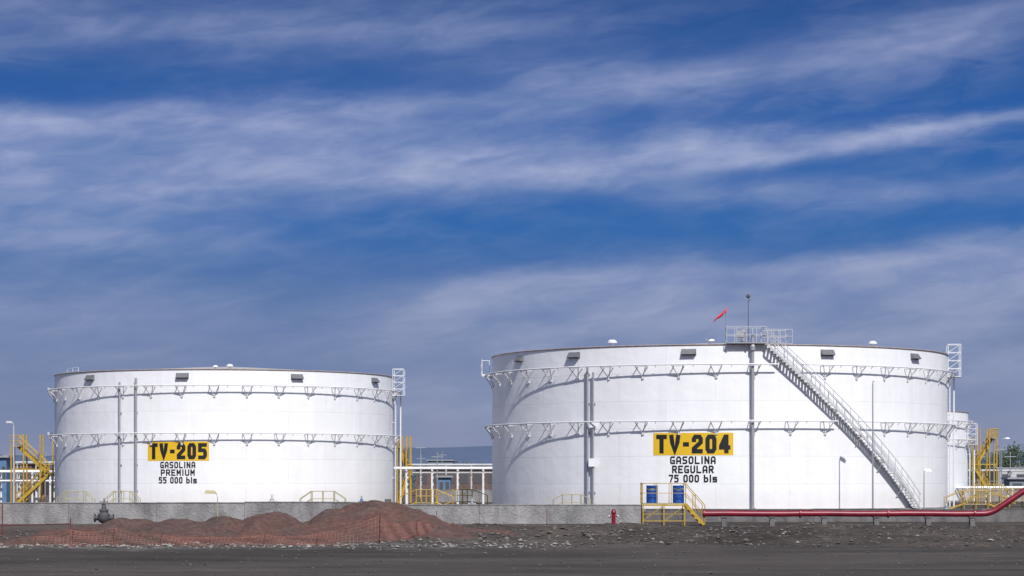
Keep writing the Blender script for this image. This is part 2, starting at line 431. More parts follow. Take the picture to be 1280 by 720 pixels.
for j in range(m):
    f = j/(m-1); cxx = b.x-.03-f*.80; czz = zt-.14-f*.52-.10*f*f; rr = .40*(1-.42*f)*(1+.10*math.sin(9*f))
    for k in range(n):
        a = 2*math.pi*k/n
        ws.v.append((cxx+rr*math.cos(a)*.62, b.y+rr*math.sin(a)*.7, czz+rr*math.cos(a)*.85))
for j in range(m-1):
    for k in range(n):
        k2 = (k+1) % n; ws.f.append((j*n+k, j*n+k2, (j+1)*n+k2, (j+1)*n+k))
ws.done('windsock', M_REDF, tk4, True)

# ---- tank TV-205
C5 = (-26.0, 205.0); R5 = 15.25; H5 = 11.62
T5 = lambda px, r=R5: theta_for(C5[0], C5[1], r, px)
tk5 = build_tank(C5[0], C5[1], R5, H5, (10.27, 6.25), 35)
label(tk5, R5, T5(222), bz(576, 190), 5.35, 1.62, 'TV-205', ['GASOLINA', 'PREMIUM', '55 000 bls'], 5.0, [3.05, 2.95, 3.3], 0.54, 0.64)
riser(tk5, R5, T5(152), 0.2, 10.6, .085); riser(tk5, R5, T5(172), 0.2, 10.9, .11)
hoods(tk5, R5, H5, [T5(q) for q in (113, 228, 371, 468)])
vents(tk5, R5, H5, [(T5(268), R5-1.2, .7), (T5(288), R5-1.8, .9)])
cage(tk5, R5, math.radians(85), 9.9, 12.3, .95)
p = P()
for k in range(3): t = T5(84+k*7, R5-.8); p.tube(pol(R5-.8, t, H5), pol(R5-.8, t, H5+.5), .02, 5)
for z in (.25, .5): p.path([pol(R5-.8, T5(84+k*7, R5-.8), H5+z) for k in range(3)], .018, 5)
p.done('roof_hatch_railing', M_WHITE, tk5)
p = P()
for k in range(6):
    t = math.radians(-93+k*1.6)
    for z in (6.3, 10.3): p.tube(pol(R5+.7, t, z), pol(R5+.7, t, z+.35), .024, 5)
p.done('ring_end_posts', M_WHITE, tk5)

# ---- more distant tank at the right
R6 = 12.0; D6 = 240; cx6 = bx(1208, D6)-R6-0.05
tk6 = build_tank(cx6, D6, R6, bz(514, 232), (bz(527, 236), bz(550, 236)), 30)
cage(tk6, R6, math.radians(70), 6.0, 8.2, .9)

# ------------------------------------------------------------------ ground
def sm(a, b, x):
    t = max(0, min(1, (x-a)/(b-a))); return t*t*(3-2*t)
def gz(x, y):
    if y > 150 or y < 20: return 0.0
    a = sm(74, 82, y)*(1-sm(104, 116, y))
    n1 = noise.fractal(Vector((x*.25, y*.14, 3.1)), 1.0, 2.0, 5)
    n2 = noise.fractal(Vector((x*1.3, y*1.1, 9.1)), 0.9, 2.0, 4)
    n3 = max(0, noise.noise(Vector((x*.33, y*.17, 31.0)))-.05)
    right = sm(-7, -2, x)
    h = a*((.04+.10*right)*n1+.075*n2*(.5+right) + .05*right*a + .42*n3*right)
    h += (1-sm(70, 84, y))*0.025*n2
    return h
def lin(a, b, s):
    n = max(1, int(round((b-a)/s))); return [a+(b-a)*k/n for k in range(n)]
xs = [-6000, -2500, -1000, -400, -150, -80]+lin(-50, 50, .25)+[50, 80, 150, 400, 1000, 2500, 6000]
ys = [-400, -100, 0, 20]+lin(35, 72, 1.0)+lin(72, 120, .28)+lin(120, 150, 3)+[150, 200, 260, 400, 700, 1500, 3000, 7000]
bm = bmesh.new(); g = [[bm.verts.new((x, y, gz(x, y) if abs(x) <= 50 else 0)) for x in xs] for y in ys]
for j in range(len(ys)-1):
    for i in range(len(xs)-1):
        f = bm.faces.new((g[j][i], g[j][i+1], g[j+1][i+1], g[j+1][i])); f.smooth = True
me = bpy.data.meshes.new('ground'); bm.to_mesh(me); bm.free()
gr = bpy.data.objects.new('ground', me); sc.collection.objects.link(gr)
m = bpy.data.materials.new('dirt_and_gravel'); m.use_nodes = True; nt = m.node_tree; B = nt.nodes['Principled BSDF']
B.inputs['Roughness'].default_value = .95; B.inputs['Specular IOR Level'].default_value = .1
def N(t): return nt.nodes.new(t)
geo = N('ShaderNodeNewGeometry'); sep = N('ShaderNodeSeparateXYZ'); nt.links.new(geo.outputs['Position'], sep.inputs[0])
def noi(scale, st=(1, 1, 1), det=8, rg=.65):
    mp_ = N('ShaderNodeMapping'); mp_.inputs['Scale'].default_value = st
    nt.links.new(geo.outputs['Position'], mp_.inputs[0])
    n_ = N('ShaderNodeTexNoise'); n_.inputs['Scale'].default_value = scale; n_.inputs['Detail'].default_value = det; n_.inputs['Roughness'].default_value = rg
    nt.links.new(mp_.outputs[0], n_.inputs['Vector']); return n_.outputs['Fac']
def ramp(inp, stops):
    r_ = N('ShaderNodeValToRGB'); cr = r_.color_ramp
    while len(cr.elements) < len(stops): cr.elements.new(.5)
    for el, (p_, c_) in zip(cr.elements, stops): el.position = p_; el.color = tuple(c_)+(1,) if len(c_) == 3 else c_
    nt.links.new(inp, r_.inputs[0]); return r_.outputs[0]
def mth(op, a, b=None, cl=False):
    n_ = N('ShaderNodeMath'); n_.operation = op; n_.use_clamp = cl
    for k, v in enumerate((a, b)):
        if v is None: continue
        if isinstance(v, (int, float)): n_.inputs[k].default_value = v
        else: nt.links.new(v, n_.inputs[k])
    return n_.outputs[0]
def mix(f, a, b, bt='MIX'):
    n_ = N('ShaderNodeMixRGB'); n_.blend_type = bt
    for k, v in enumerate((f, a, b)):
        if isinstance(v, (int, float)): n_.inputs[k].default_value = v
        elif isinstance(v, tuple): n_.inputs[k].default_value = v
        else: nt.links.new(v, n_.inputs[k])
    return n_.outputs[0]
X_, Y_ = sep.outputs[0], sep.outputs[1]
grav = ramp(noi(2.2, det=10, rg=.78), [(.28, (.042, .035, .030)), (.5, (.084, .071, .062)), (.74, (.140, .119, .104))])
big = ramp(noi(.16, (1, .5, 1), 6, .6), [(.38, (.66, .65, .65)), (.62, (1.28, 1.25, 1.22))])
grav = mix(1.0, grav, big, 'MULTIPLY')
road = ramp(noi(.5, (.35, .9, 1), 10, .75), [(.3, (.058, .050, .045)), (.55, (.092, .081, .073)), (.75, (.130, .115, .104))])
rbig = ramp(noi(.10, (.5, 1.2, 1), 7, .6), [(.38, (.80, .79, .79)), (.62, (1.25, 1.22, 1.2))])
road = mix(1.0, road, rbig, 'MULTIPLY')
speck = ramp(noi(6.0, (1, .6, 1), 6, .8), [(.60, (1, 1, 1)), (.72, (1.7, 1.65, 1.6))])
road = mix(.8, road, mix(1.0, road, speck, 'MULTIPLY'))
wob = mth('MULTIPLY', mth('SUBTRACT', noi(.22, (1, 1, 1), 7), .5), 20)
fy = mth('ADD', Y_, wob)
froad = mth('DIVIDE', mth('SUBTRACT', 80, fy), 4.0, True)
c = mix(froad, grav, road)
pale = ramp(noi(1.1, (.5, .6, 1), 9, .75), [(.40, (.08, .070, .062)), (.62, (.24, .218, .198))])
band = mth('MULTIPLY', mth('DIVIDE', mth('SUBTRACT', fy, 73), 3.0, True), mth('DIVIDE', mth('SUBTRACT', 84, fy), 3.0, True))
left = mth('DIVIDE', mth('SUBTRACT', 3.0, X_), 5.0, True)
pm = mth('MULTIPLY', mth('MULTIPLY', band, left), ramp(noi(.45, (.6, 1, 1), 7), [(.44, (0, 0, 0)), (.56, (1, 1, 1))]))
c = mix(pm, c, pale)
st_ = mth('MULTIPLY', mth('DIVIDE', mth('SUBTRACT', Y_, 100), 8, True), mth('DIVIDE', mth('SUBTRACT', 4.0, X_), 8, True))
c = mix(mth('MULTIPLY', st_, .7), c, (.14, .124, .112, 1))
rd = mth('MULTIPLY', mth('DIVIDE', mth('SUBTRACT', 2, X_), 10, True), mth('DIVIDE', mth('SUBTRACT', Y_, 78), 6, True))
c = mix(mth('MULTIPLY', rd, .3), c, (.12, .072, .058, 1))
trk = ramp(noi(.9, (.03, 2.4, 1), 5), [(.42, (.78, .78, .78)), (.58, (1.12, 1.12, 1.12))])
c = mix(mth('MULTIPLY', froad, .6), c, mix(1.0, c, trk, 'MULTIPLY'))
nt.links.new(c, B.inputs['Base Color'])
bp = N('ShaderNodeBump'); bp.inputs['Strength'].default_value = .9; bp.inputs['Distance'].default_value = .12
nt.links.new(noi(3.0, det=10, rg=.78), bp.inputs['Height']); nt.links.new(bp.outputs[0], B.inputs['Normal'])
me.materials.append(m)

# gravel: reddish tezontle with grey-brown soil mixed in
m = bpy.data.materials.new('red_volcanic_gravel'); m.use_nodes = True; nt = m.node_tree; B = nt.nodes['Principled BSDF']
B.inputs['Roughness'].default_value = .95; B.inputs['Specular IOR Level'].default_value = .1
geo = N('ShaderNodeNewGeometry')
redc = ramp(noi(4.5, det=10, rg=.8), [(.3, (.070, .037, .031)), (.5, (.150, .083, .070)), (.72, (.24, .148, .126))])
soil = ramp(noi(4.5, det=10, rg=.8), [(.3, (.050, .038, .033)), (.5, (.108, .084, .074)), (.72, (.18, .146, .128))])
c = mix(ramp(noi(.55, (1, .6, 1.6), 7, .6), [(.42, (0, 0, 0)), (.62, (.75, .75, .75))]), redc, soil)
nt.links.new(c, B.inputs['Base Color'])
bp = N('ShaderNodeBump'); bp.inputs['Strength'].default_value = .8; bp.inputs['Distance'].default_value = .12
nt.links.new(noi(5.5, det=10, rg=.8), bp.inputs['Height']); nt.links.new(bp.outputs[0], B.inputs['Normal'])
M_GRAV = m

# ------------------------------------------------------------------ gravel piles
def pile(name, peaks, x0, x1, y0, y1, step=.13):
    xs = lin(x0, x1, step); ys = lin(y0, y1, step*1.3); bm = bmesh.new(); H = {}
    for j, y in enumerate(ys):
        for i, x in enumerate(xs):
            h = -1.0
            wx = x+.8*noise.noise(Vector((x*.6, y*.5, 1))); wy = y+1.2*noise.noise(Vector((x*.6, y*.5, 5)))
            for (px, py, ph, rx, ry) in peaks:
                d = math.sqrt(((wx-px)/rx)**2+((wy-py)/ry)**2)
                hh = ph*(1.08-d) if d > .16 else ph*(1.0-d*d*3.0)
                h = max(h, hh)
            h += .12*noise.fractal(Vector((x*1.0, y*.8, 2)), .85, 2, 5)+.035*noise.noise(Vector((x*6, y*6, 0)))
            H[i, j] = bm.verts.new((x, y, max(h, -.15)))
    for j in range(len(ys)-1):
        for i in range(len(xs)-1):
            q = (H[i, j], H[i+1, j], H[i+1, j+1], H[i, j+1])
            if max(v.co.z for v in q) > -.1:
                f = bm.faces.new(q); f.smooth = True
    me = bpy.data.meshes.new(name); bm.to_mesh(me); bm.free(); me.materials.append(M_GRAV)
    o = bpy.data.objects.new(name, me); sc.collection.objects.link(o)
pk = [(bx(468, 92), 92, 1.46, 3.9, 8), (bx(505, 91), 91, .92, 3.4, 8), (bx(425, 91), 91, .82, 2.6, 8), (bx(552, 93), 93, .5, 2.6, 6)]
pile('gravel_pile', pk, bx(340, 92), bx(660, 92), 79, 105)
pk = [(bx(110, 87), 87, .50, 2.4, 6), (bx(155, 88), 88, .80, 2.1, 6), (bx(215, 87), 87, .78, 2.2, 7), (bx(272, 88), 88, .84, 2.2, 7), (bx(333, 89), 89, 1.00, 2.4, 7), (bx(380, 88), 88, .66, 2.0, 7), (bx(80, 84), 84, .36, 2.0, 4)]
pile('gravel_pile', pk, bx(20, 88), bx(440, 88), 78.5, 98)

def rubble(name, mt, n, fn):
    p = P()
    for _ in range(n):
        x, y, s = fn(); z = gz(x, y)
        i = len(p.v); ph = random.uniform(0, 6.28)
        ring = [(x+s*math.cos(ph+k*1.2566)*random.uniform(.7, 1.2), y+s*math.sin(ph+k*1.2566)*random.uniform(.7, 1.2), z+s*random.uniform(.1, .4)) for k in range(5)]
        p.v += ring+[(x+random.uniform(-.3, .3)*s, y, z+s*random.uniform(.6, 1.0)), (x, y, z-s*.4)]
        for k in range(5): p.f.append((i+k, i+(k+1) % 5, i+5)); p.f.append((i+(k+1) % 5, i+k, i+6))
    return p.done(name, mt)
rubble('rubble', M_ROCK, 800, lambda: (random.uniform(-19, 2), random.gauss(78.2, 1.5), abs(random.gauss(.02, .035))+.015))
rubble('rubble', M_ROCKD, 4200, lambda: (random.uniform(-22, 24), random.uniform(76, 112), abs(random.gauss(.015, .035))+.02))
rubble('rubble', M_ROCK, 240, lambda: (random.uniform(-5, 24), random.uniform(78, 112), abs(random.gauss(.02, .035))+.02))
rubble('rubble', M_ROCKD, 1100, lambda: (random.uniform(-16, 16), random.uniform(54, 78), abs(random.gauss(.010, .016))+.010))
rubble('rubble', M_ROCKD, 260, lambda: (random.gauss(random.choice((-1.5, 3, 9)), 1.4), random.gauss(90, 4), abs(random.gauss(.05, .04))+.03))

# ------------------------------------------------------------------ dike walls
def dike(name, mt, xa, xb, y, h, th=.22, seg=4.6):
    e = empty(name, (0, 0, 0)); x = xa; p = P(); j = P(); cap = P()
    while x < xb:
        x2 = min(xb, x+seg); dz = random.uniform(-.025, .025)
        p.box(x+.008, x2-.008, y+random.uniform(0, .012), y+th, -.2, h+dz)
        cap.box(x+.012, x2-.012, y-.02, y+th+.02, h+dz+.002, h+dz+.05)
        j.box(x2-.03, x2+.03, y+.03, y+th-.03, -.2, h-.05)
        x = x2
    p.done('panels', mt, e); j.done('joints', M_DARK, e); cap.done('coping', mt, e)
dike('concrete_dike_wall', M_CONC, -60, bx(482, 118), 118, 1.10)
dike('concrete_dike_wall', M_CONC, bx(482, 118)+.3, bx(803, 118), 118.6, .96)
dike('concrete_dike_wall', M_CONC2, bx(803, 124)+.2, 70, 124, .66)
dike('concrete_dike_wall', M_CONC, -8, 5, 236, 1.25)
dike('concrete_dike_wall', M_CONC, 45, 110, 240, 1.2)
p = P(); p.box(bx(481, 118), bx(481, 118)+.28, 117.9, 119.0, -.2, 1.3); p.done('concrete_pillar', M_CONC2)

# ------------------------------------------------------------------ red fire-water pipe
e = empty('red_fire_water_pipe'); p = P(); d = 112; z0 = bz(642, d)
pts = [(bx(878, d), d, z0)]
for k in range(1, 12): pts.append((bx(878+(1228-878)*k/11, d), d, z0+.012*math.sin(k*1.7)))
xe = bx(1228, d)
for k in range(1, 9):
    a = math.radians(34)*k/8; r = 1.3
    pts.append((xe+r*math.sin(a), d, z0+r*(1-math.cos(a))))
l = pts[-1]; pts.append((l[0]+3.2*math.cos(math.radians(34)), d, l[2]+3.2*math.sin(math.radians(34))))
p.path(pts, .15, 14); p.done('pipe', M_RED, e, True)
p = P()
for px in (880, 1000, 1110, 1218):
    x = bx(px, d); p.tube((x-.04, d, z0), (x+.04, d, z0), .22, 14)
p.done('flanges', M_RED, e, True)
p = P()
for px in (905, 965, 1030, 1095, 1160, 1215):
    x = bx(px, d); p.box(x-.12, x+.12, d-.16, d+.16, -.2, z0-.2); p.box(x-.18, x+.18, d-.2, d+.2, z0-.2, z0-.152)
p.done('pipe_supports', M_CONC2, e)

def hydrant(px, d, s=1.0):
    e = empty('fire_hydrant', (bx(px, d), d, 0)); p = P()
    p.lathe((0, 0, 0), [(.16*s, 0), (.16*s, .06), (.10*s, .08), (.10*s, .55*s), (.14*s, .57*s), (.14*s, .62*s), (.09*s, .75*s), (.03*s, .8*s)], 14)
    p.tube((-.22*s, 0, .42*s), (.22*s, 0, .42*s), .05*s, 10); p.done('body', M_RED, e, True)
    q = P(); q.tube((-.26*s, 0, .42*s), (-.20*s, 0, .42*s), .07*s, 10); q.tube((.20*s, 0, .42*s), (.26*s, 0, .42*s), .07*s, 10); q.done('outlet_caps', M_GREY, e)
hydrant(767, 117, 1.0)

# ------------------------------------------------------------------ yellow crossover with drums
def rail_line(p, pts, h, posts=True, r=.028, mid=True):
    pts = [Vector(q) for q in pts]
    p.path([q+up*h for q in pts], r, 6)
    if mid: p.path([q+up*h*.5 for q in pts], r*.8, 6)
    for q in pts: p.tube(q, q+up*h, r, 6)
d = 113
e = empty('yellow_crossover_stair', (0, 0, 0)); p = P(); t = P()
xa, xb, xc = bx(803, d), bx(857, d), bx(881, d); zp = bz(629, d)
t.box(xa, xb, d, d+1.5, zp-.05, zp)
for x in (xa+.04, (xa+xb)/2, xb-.04):
    for y in (d+.04, d+1.46): p.beam((x, y, -.1), (x, y, zp-.05), .05, .05)
p.beam((xa, d+.02, zp-.1), (xb, d+.02, zp-.1), .05, .08)
p.beam((xa, d+.02, .25), (xb, d+.02, .25), .04, .04); p.beam((xa, d+.02, .25), ((xa+xb)/2, d+.02, zp-.1), .03, .03); p.beam(((xa+xb)/2, d+.02, .25), (xb, d+.02, zp-.1), .03, .03)
p.beam((xa, d+.02, .6), (xb, d+.02, .6), .03, .03)
n = 3
for y in (d, d+1.5):
    rail_line(p, [(xa+(xb-xa)*k/n, y, zp) for k in range(n+1)], 1.0, r=.018)
    rail_line(p, [(xb+(xc-xb)*k/2, y, zp-(zp-.05)*k/2) for k in range(3)], 1.0, r=.022)
    p.beam((xb, y, zp-.05), (xc, y, .02), .04, .15)
rail_line(p, [(xa, d+1.5*k/2, zp) for k in range(3)], 1.0, r=.02)
for k in range(5):
    f = (k+.5)/5; t.box(xb+(xc-xb)*f-.11, xb+(xc-xb)*f+.11, d+.03, d+1.47, zp*(1-f)-.03, zp*(1-f))
p.done('frame_and_handrails', M_YEL, e); t.done('treads_and_deck', M_YELP, e)
def drum(px, d, z, s=1.0):
    e = empty('blue_drum', (bx(px, d), d, z)); p = P()
    pr_ = [(.27, 0), (.29, .02), (.285, .05), (.285, .28), (.30, .30), (.285, .32), (.285, .58), (.30, .60), (.285, .62), (.285, .84), (.295, .87), (.28, .885), (.26, .87)]
    p.lathe((0, 0, 0), [(a*s, b*s) for a, b in pr_], 24); p.done('barrel', M_BLUE, e, True)
    q = P(); q.lathe((0, 0, .64*s), [(.289*s, 0), (.289*s, .12*s)], 24); q.done('label_band', M_CONTAINER, e, True)
    q = P(); q.lathe((.12*s, 0, .87*s), [(.035, 0), (.035, .05)], 10); q.done('bung', M_BWHITE, e)
drum(815, d+.5, zp+.001, 1.0); drum(848, d+.55, zp+.001, 1.0)

def stile(px, d, w, zt, m=M_YELP):
    e = empty('pipe_stile', (bx(px, d), d, 0)); p = P(); t = P(); zp = zt-1.0
    for y in (0, .9):
        a, b, c_, f = (-w/2, y, .05), (-w/4, y, zp), (w/4, y, zp), (w/2, y, .05)
        rail_line(p, [a, b, c_, f], 1.0); p.tube((0, y, zp), (0, y, zt), .026, 6)
        p.beam(a, b, .05, .16); p.beam(b, c_, .05, .16); p.beam(c_, f, .05, .16)
    for k in range(9):
        f = k/8; x = -w/2+w*f; z = zp if abs(x) <= w/4 else zp*(1-(abs(x)-w/4)/(w/4))
        t.box(x-.12, x+.12, .03, .87, z-.03+.01, z+.01)
    p.done('handrails', m, e); t.done('treads', M_GREY, e)
stile(93, 150, 2.4, bz(614, 150)); stile(152, 150, 2.2, bz(614, 150)); stile(403, 150, 3.0, bz(614, 150)); stile(715, 146, 2.4, bz(618, 146))

def valve(px, d, ztop, s, m, name='gate_valve'):
    e = empty(name, (bx(px, d), d, 0)); p = P()
    zb = ztop-1.25*s
    if zb > .05: p.tube((0, 0, -.1), (0, 0, zb+.1), .1*s, 12)
    p.lathe((0, 0, zb), [(.10*s, 0), (.24*s, .08*s), (.33*s, .26*s), (.30*s, .46*s), (.18*s, .58*s), (.23*s, .6*s), (.23*s, .68*s), (.12*s, .74*s), (.09*s, .95*s), (.05*s, 1.0*s)], 18)
    for sx in (-1, 1): p.tube((sx*.25*s, 0, zb+.28*s), (sx*.44*s, 0, zb+.28*s), .13*s, 14); p.tube((sx*.42*s, 0, zb+.28*s), (sx*.48*s, 0, zb+.28*s), .21*s, 14)
    p.tube((0, 0, zb+.9*s), (0, 0, ztop), .025*s, 8); p.done('body', m, e, True)
    q = P(); q.path([(.2*s*math.cos(a*.3927), .2*s*math.sin(a*.3927), zb+1.08*s) for a in range(16)], .02*s, 6, True)
    for a in range(4): q.tube((0, 0, zb+1.08*s), (.2*s*math.cos(a*1.5708), .2*s*math.sin(a*1.5708), zb+1.08*s), .013*s, 5)
    q.done('handwheel', m, e)
valve(130, 112, bz(623, 112), 1.0, M_DARK)
valve(340, 150, bz(617, 150), .6, M_BWHITE); valve(452, 150, bz(619, 150), .5, M_BLUE2); valve(590, 150, bz(621, 150), .5, M_GREY)
valve(1183, 140, bz(626, 140), .6, M_GREY)

# ------------------------------------------------------------------ lamps
def lamp(px, d, ztop, arm=.8, m=M_GREY, r=.07, side=1, name='street_lamp'):
    e = empty(name, (bx(px, d), d, 0)); p = P()
    p.lathe((0, 0, -.05), [(r*2.2, 0), (r*2.2, .1), (r*1.2, .14)], 10)
    p.tube((0, 0, 0), (0, 0, ztop-.25), r, 10, r*.65)
    p.path([(0, 0, ztop-.26), (side*arm*.12, 0, ztop-.08), (side*arm*.4, 0, ztop), (side*arm, 0, ztop+.02)], r*.5, 8)
    p.done('pole', m, e, True)
    q = P(); a = side*arm
    q.v += [(a-.28, -.12, ztop-.04), (a+.28, -.12, ztop-.06), (a+.28, .12, ztop-.06), (a-.28, .12, ztop-.04), (a-.22, -.07, ztop+.12), (a+.18, -.07, ztop+.10), (a+.18, .07, ztop+.10), (a-.22, .07, ztop+.12)]
    for f in ((0, 3, 2, 1), (4, 5, 6, 7), (0, 1, 5, 4), (1, 2, 6, 5), (2, 3, 7, 6), (3, 0, 4, 7)): q.f.append(f)
    q.done('lamp_head', m, e)
lamp(1091, 161, bz(475, 161), .28, M_GREY, .065)
lamp(1155, 160, bz(588, 160), .25, M_GREY, .05)
lamp(17, 190, bz(528, 190), -.35, M_BWHITE, .08)
lamp(272, 104, bz(616, 104), .32, M_YELP, .03, -1)
lamp(1252, 300, bz(548, 300), .8, M_GREY, .08)

# ------------------------------------------------------------------ stair towers, pipe racks
def stair_tower(px0, px1, d, ztop, m, flights=2, flip=False):
    w = bx(px1, d)-bx(px0, d); e = empty('yellow_stair_tower', (bx(px0, d), d, 0)); p = P(); t = P()
    for x in (0, w*.3, w*.7, w):
        for y in (0, 1.4): p.beam((x, y, 0), (x, y, ztop if x not in (0,) else ztop-1), .12, .12)
    hs = [(ztop-1.1)*k/flights for k in range(flights+1)]
    for k in range(flights):
        a, b = (w*.12, w*.88) if (k % 2 == 0) != flip else (w*.88, w*.12)
        for y in ((0, .65) if k % 2 == 0 else (.75, 1.4)):
            p.beam((a, y, hs[k]), (b, y, hs[k+1]), .08, .28)
            p.tube((a, y, hs[k]+1), (b, y, hs[k+1]+1), .04, 6); p.tube((a, y, hs[k]+.5), (b, y, hs[k+1]+.5), .03, 6)
            for q in range(5): f = q/4; x = a+(b-a)*f; z = hs[k]+(hs[k+1]-hs[k])*f; p.tube((x, y, z), (x, y, z+1), .03, 5)
        for q in range(14):
            f = (q+.5)/14; x = a+(b-a)*f; z = hs[k]+(hs[k+1]-hs[k])*f; y = 0 if k % 2 == 0 else .75
            t.box(x-.13, x+.13, y+.05, y+.6, z-.03, z)
        z = hs[k+1]; l0, l1 = (w*.8, w+.1) if b > a else (-.1, w*.2)
        t.box(l0, l1, -.1, 1.5, z-.06, z)
        rail_line(p, [(l0, -.1, z), ((l0+l1)/2, -.1, z), (l1, -.1, z)], 1.0, r=.035); rail_line(p, [(l0, 1.5, z), (l1, 1.5, z)], 1.0, r=.035)
    p.beam((0, 0, ztop*.5), (w, 0, ztop*.5), .1, .12); p.beam((w*.3, 1.4, 0), (w*.7, 1.4, ztop*.5), .06, .06)
    p.done('frame', m, e); t.done('steps', M_YELP, e)
stair_tower(14, 66, 214, bz(543, 214), M_YEL, 2)
stair_tower(497, 513, 226, bz(545, 226), M_YEL, 2)
stair_tower(1216, 1246, 250, bz(535, 250), M_YEL, 2, True)

def rack(pxa, pxb, d, z, npost, name='pipe_rack', levels=(0,), pipes=3, m=M_WHITE):
    xa, xb = bx(pxa, d), bx(pxb, d); e = empty(name, (0, 0, 0)); p = P(); q = P()
    for k in range(npost):
        x = xa+(xb-xa)*(k+.5)/npost
        for y in (d, d+2): p.beam((x, y, 0), (x, y, z), .16, .16)
        for l in levels: p.beam((x, d-.2, z-l), (x, d+2.2, z-l), .14, .16)
    for l in levels:
        for k in range(pipes):
            r = (.10, .14, .08, .12)[k % 4]; y = d+.2+k*1.7/max(1, pipes-1)
            q.tube((xa, y, z-l+.08+r), (xb, y, z-l+.08+r), r, 10)
    p.done('supports', m, e); q.done('pipes', m, e, True)
rack(-60, 74, 222, bz(592, 222), 6, levels=(0, .9)); rack(492, 620, 216, bz(588, 216), 4, levels=(0,), pipes=4)
rack(510, 700, 290, bz(583, 290), 6, levels=(0, 1.0), m=M_BWHITE); rack(-60, 80, 290, bz(580, 290), 6, levels=(0, 1.1), m=M_BWHITE)
rack(1195, 1420, 232, bz(612, 232), 8, levels=(0,), pipes=4); rack(1210, 1500, 300, bz(590, 300), 8, levels=(0,), m=M_BWHITE)
def railrun(pxa, pxb, d, z0, n, m=M_YEL, name='yellow_handrail', steps=0):
    e = empty(name, (0, 0, 0)); p = P(); xa, xb = bx(pxa, d), bx(pxb, d)
    for y in (d, d+1):
        rail_line(p, [(xa+(xb-xa)*k/n, y, z0) for k in range(n+1)], 1.0, r=.03)
        for k in range(0, n+1, 2): p.tube((xa+(xb-xa)*k/n, y, 0), (xa+(xb-xa)*k/n, y, z0), .04, 6)
        p.tube((xa, y, z0+1), (xa-1.3, y, 1.0), .03, 6); p.tube((xa, y, z0), (xa-1.3, y, 0), .05, 6); p.tube((xa-1.3, y, 0), (xa-1.3, y, 1), .03, 6)
        p.tube((xb, y, z0+1), (xb+1.3, y, 1.0), .03, 6); p.tube((xb, y, z0), (xb+1.3, y, 0), .05, 6); p.tube((xb+1.3, y, 0), (xb+1.3, y, 1), .03, 6)
    p.done('rails', m, e)
    t = P(); t.box(xa, xb, d+.03, d+.97, z0-.06, z0-.001)
    for k in range(5):
        f = (k+.5)/5
        t.box(xb+1.3*f-.1, xb+1.3*f+.1, d+.05, d+.95, z0*(1-f)-.03, z0*(1-f)); t.box(xa-1.3*f-.1, xa-1.3*f+.1, d+.05, d+.95, z0*(1-f)-.03, z0*(1-f))
    t.done('walkway', M_YELP, e)
railrun(520, 545, 175, .55, 4); railrun(566, 590, 190, .5, 4); railrun(1205, 1235, 170, .5, 4); railrun(1262, 1300, 190, .6, 4); railrun(1222, 1252, 215, .9, 4)

# ------------------------------------------------------------------ buildings beyond
def shed(pxa, pxb, d, h, m, depth=12, roof=M_GREY, nwin=6, name='industrial_shed'):
    xa, xb = bx(pxa, d), bx(pxb, d); e = empty(name, (0, 0, 0)); p = P(); p.box(xa, xb, d, d+depth, 0, h); p.done('walls', m, e)
    r = P(); r.box(xa-.3, xb+.3, d-.3, d+depth+.3, h+.003, h+.2); r.done('roof', roof, e)
    w = P()
    for k in range(nwin):
        x = xa+(xb-xa)*(k+.5)/nwin; ww = min(1.0, (xb-xa)/nwin*.3); w.box(x-ww, x+ww, d-.04, d+.02, h*.45, h*.8)
    w.done('windows', M_DARK, e)
shed(520, 640, 330, bz(586, 330), M_BRICK, nwin=7, name='brown_block_building'); shed(-40, 40, 330, bz(580, 330), M_BRICK, nwin=4, name='brown_block_building')
shed(535, 566, 420, bz(576, 420), M_CONTAINER, nwin=3, name='office_building'); shed(1248, 1400, 330, bz(586, 330), M_BWHITE, nwin=8, name='white_warehouse')
shed(548, 563, 262, 2.6, M_BLUE2, depth=3, nwin=2, name='site_cabin'); shed(-6, 8, 232, bz(572, 232), M_BLUE2, depth=3, nwin=2, name='site_cabin')
shed(1262, 1320, 262, 2.4, M_CONTAINER, depth=3, nwin=3, name='site_cabin')
p = P()
for k in range(14):
    px = random.choice([random.uniform(505, 612), random.uniform(0, 70), random.uniform(1215, 1280)]); d = random.uniform(260, 420)
    x = bx(px, d); h = random.uniform(4, 7.5); p.tube((x, d, 0), (x, d, h), .08, 6, .05); p.beam((x-.7, d, h-.6), (x+.7, d, h-.6), .1, .1)
p.done('utility_poles', M_GREY)
e = empty('perimeter_fence'); p = P(); d = 275
for k in range(60): x = 50+k*1.6; p.tube((x, d, 0), (x, d, 2.2), .035, 5)
for z in (.1, 1.1, 2.15): p.tube((50, d, z), (145, d, z), .025, 5)
p.done('posts_and_rails', M_GREY, e)

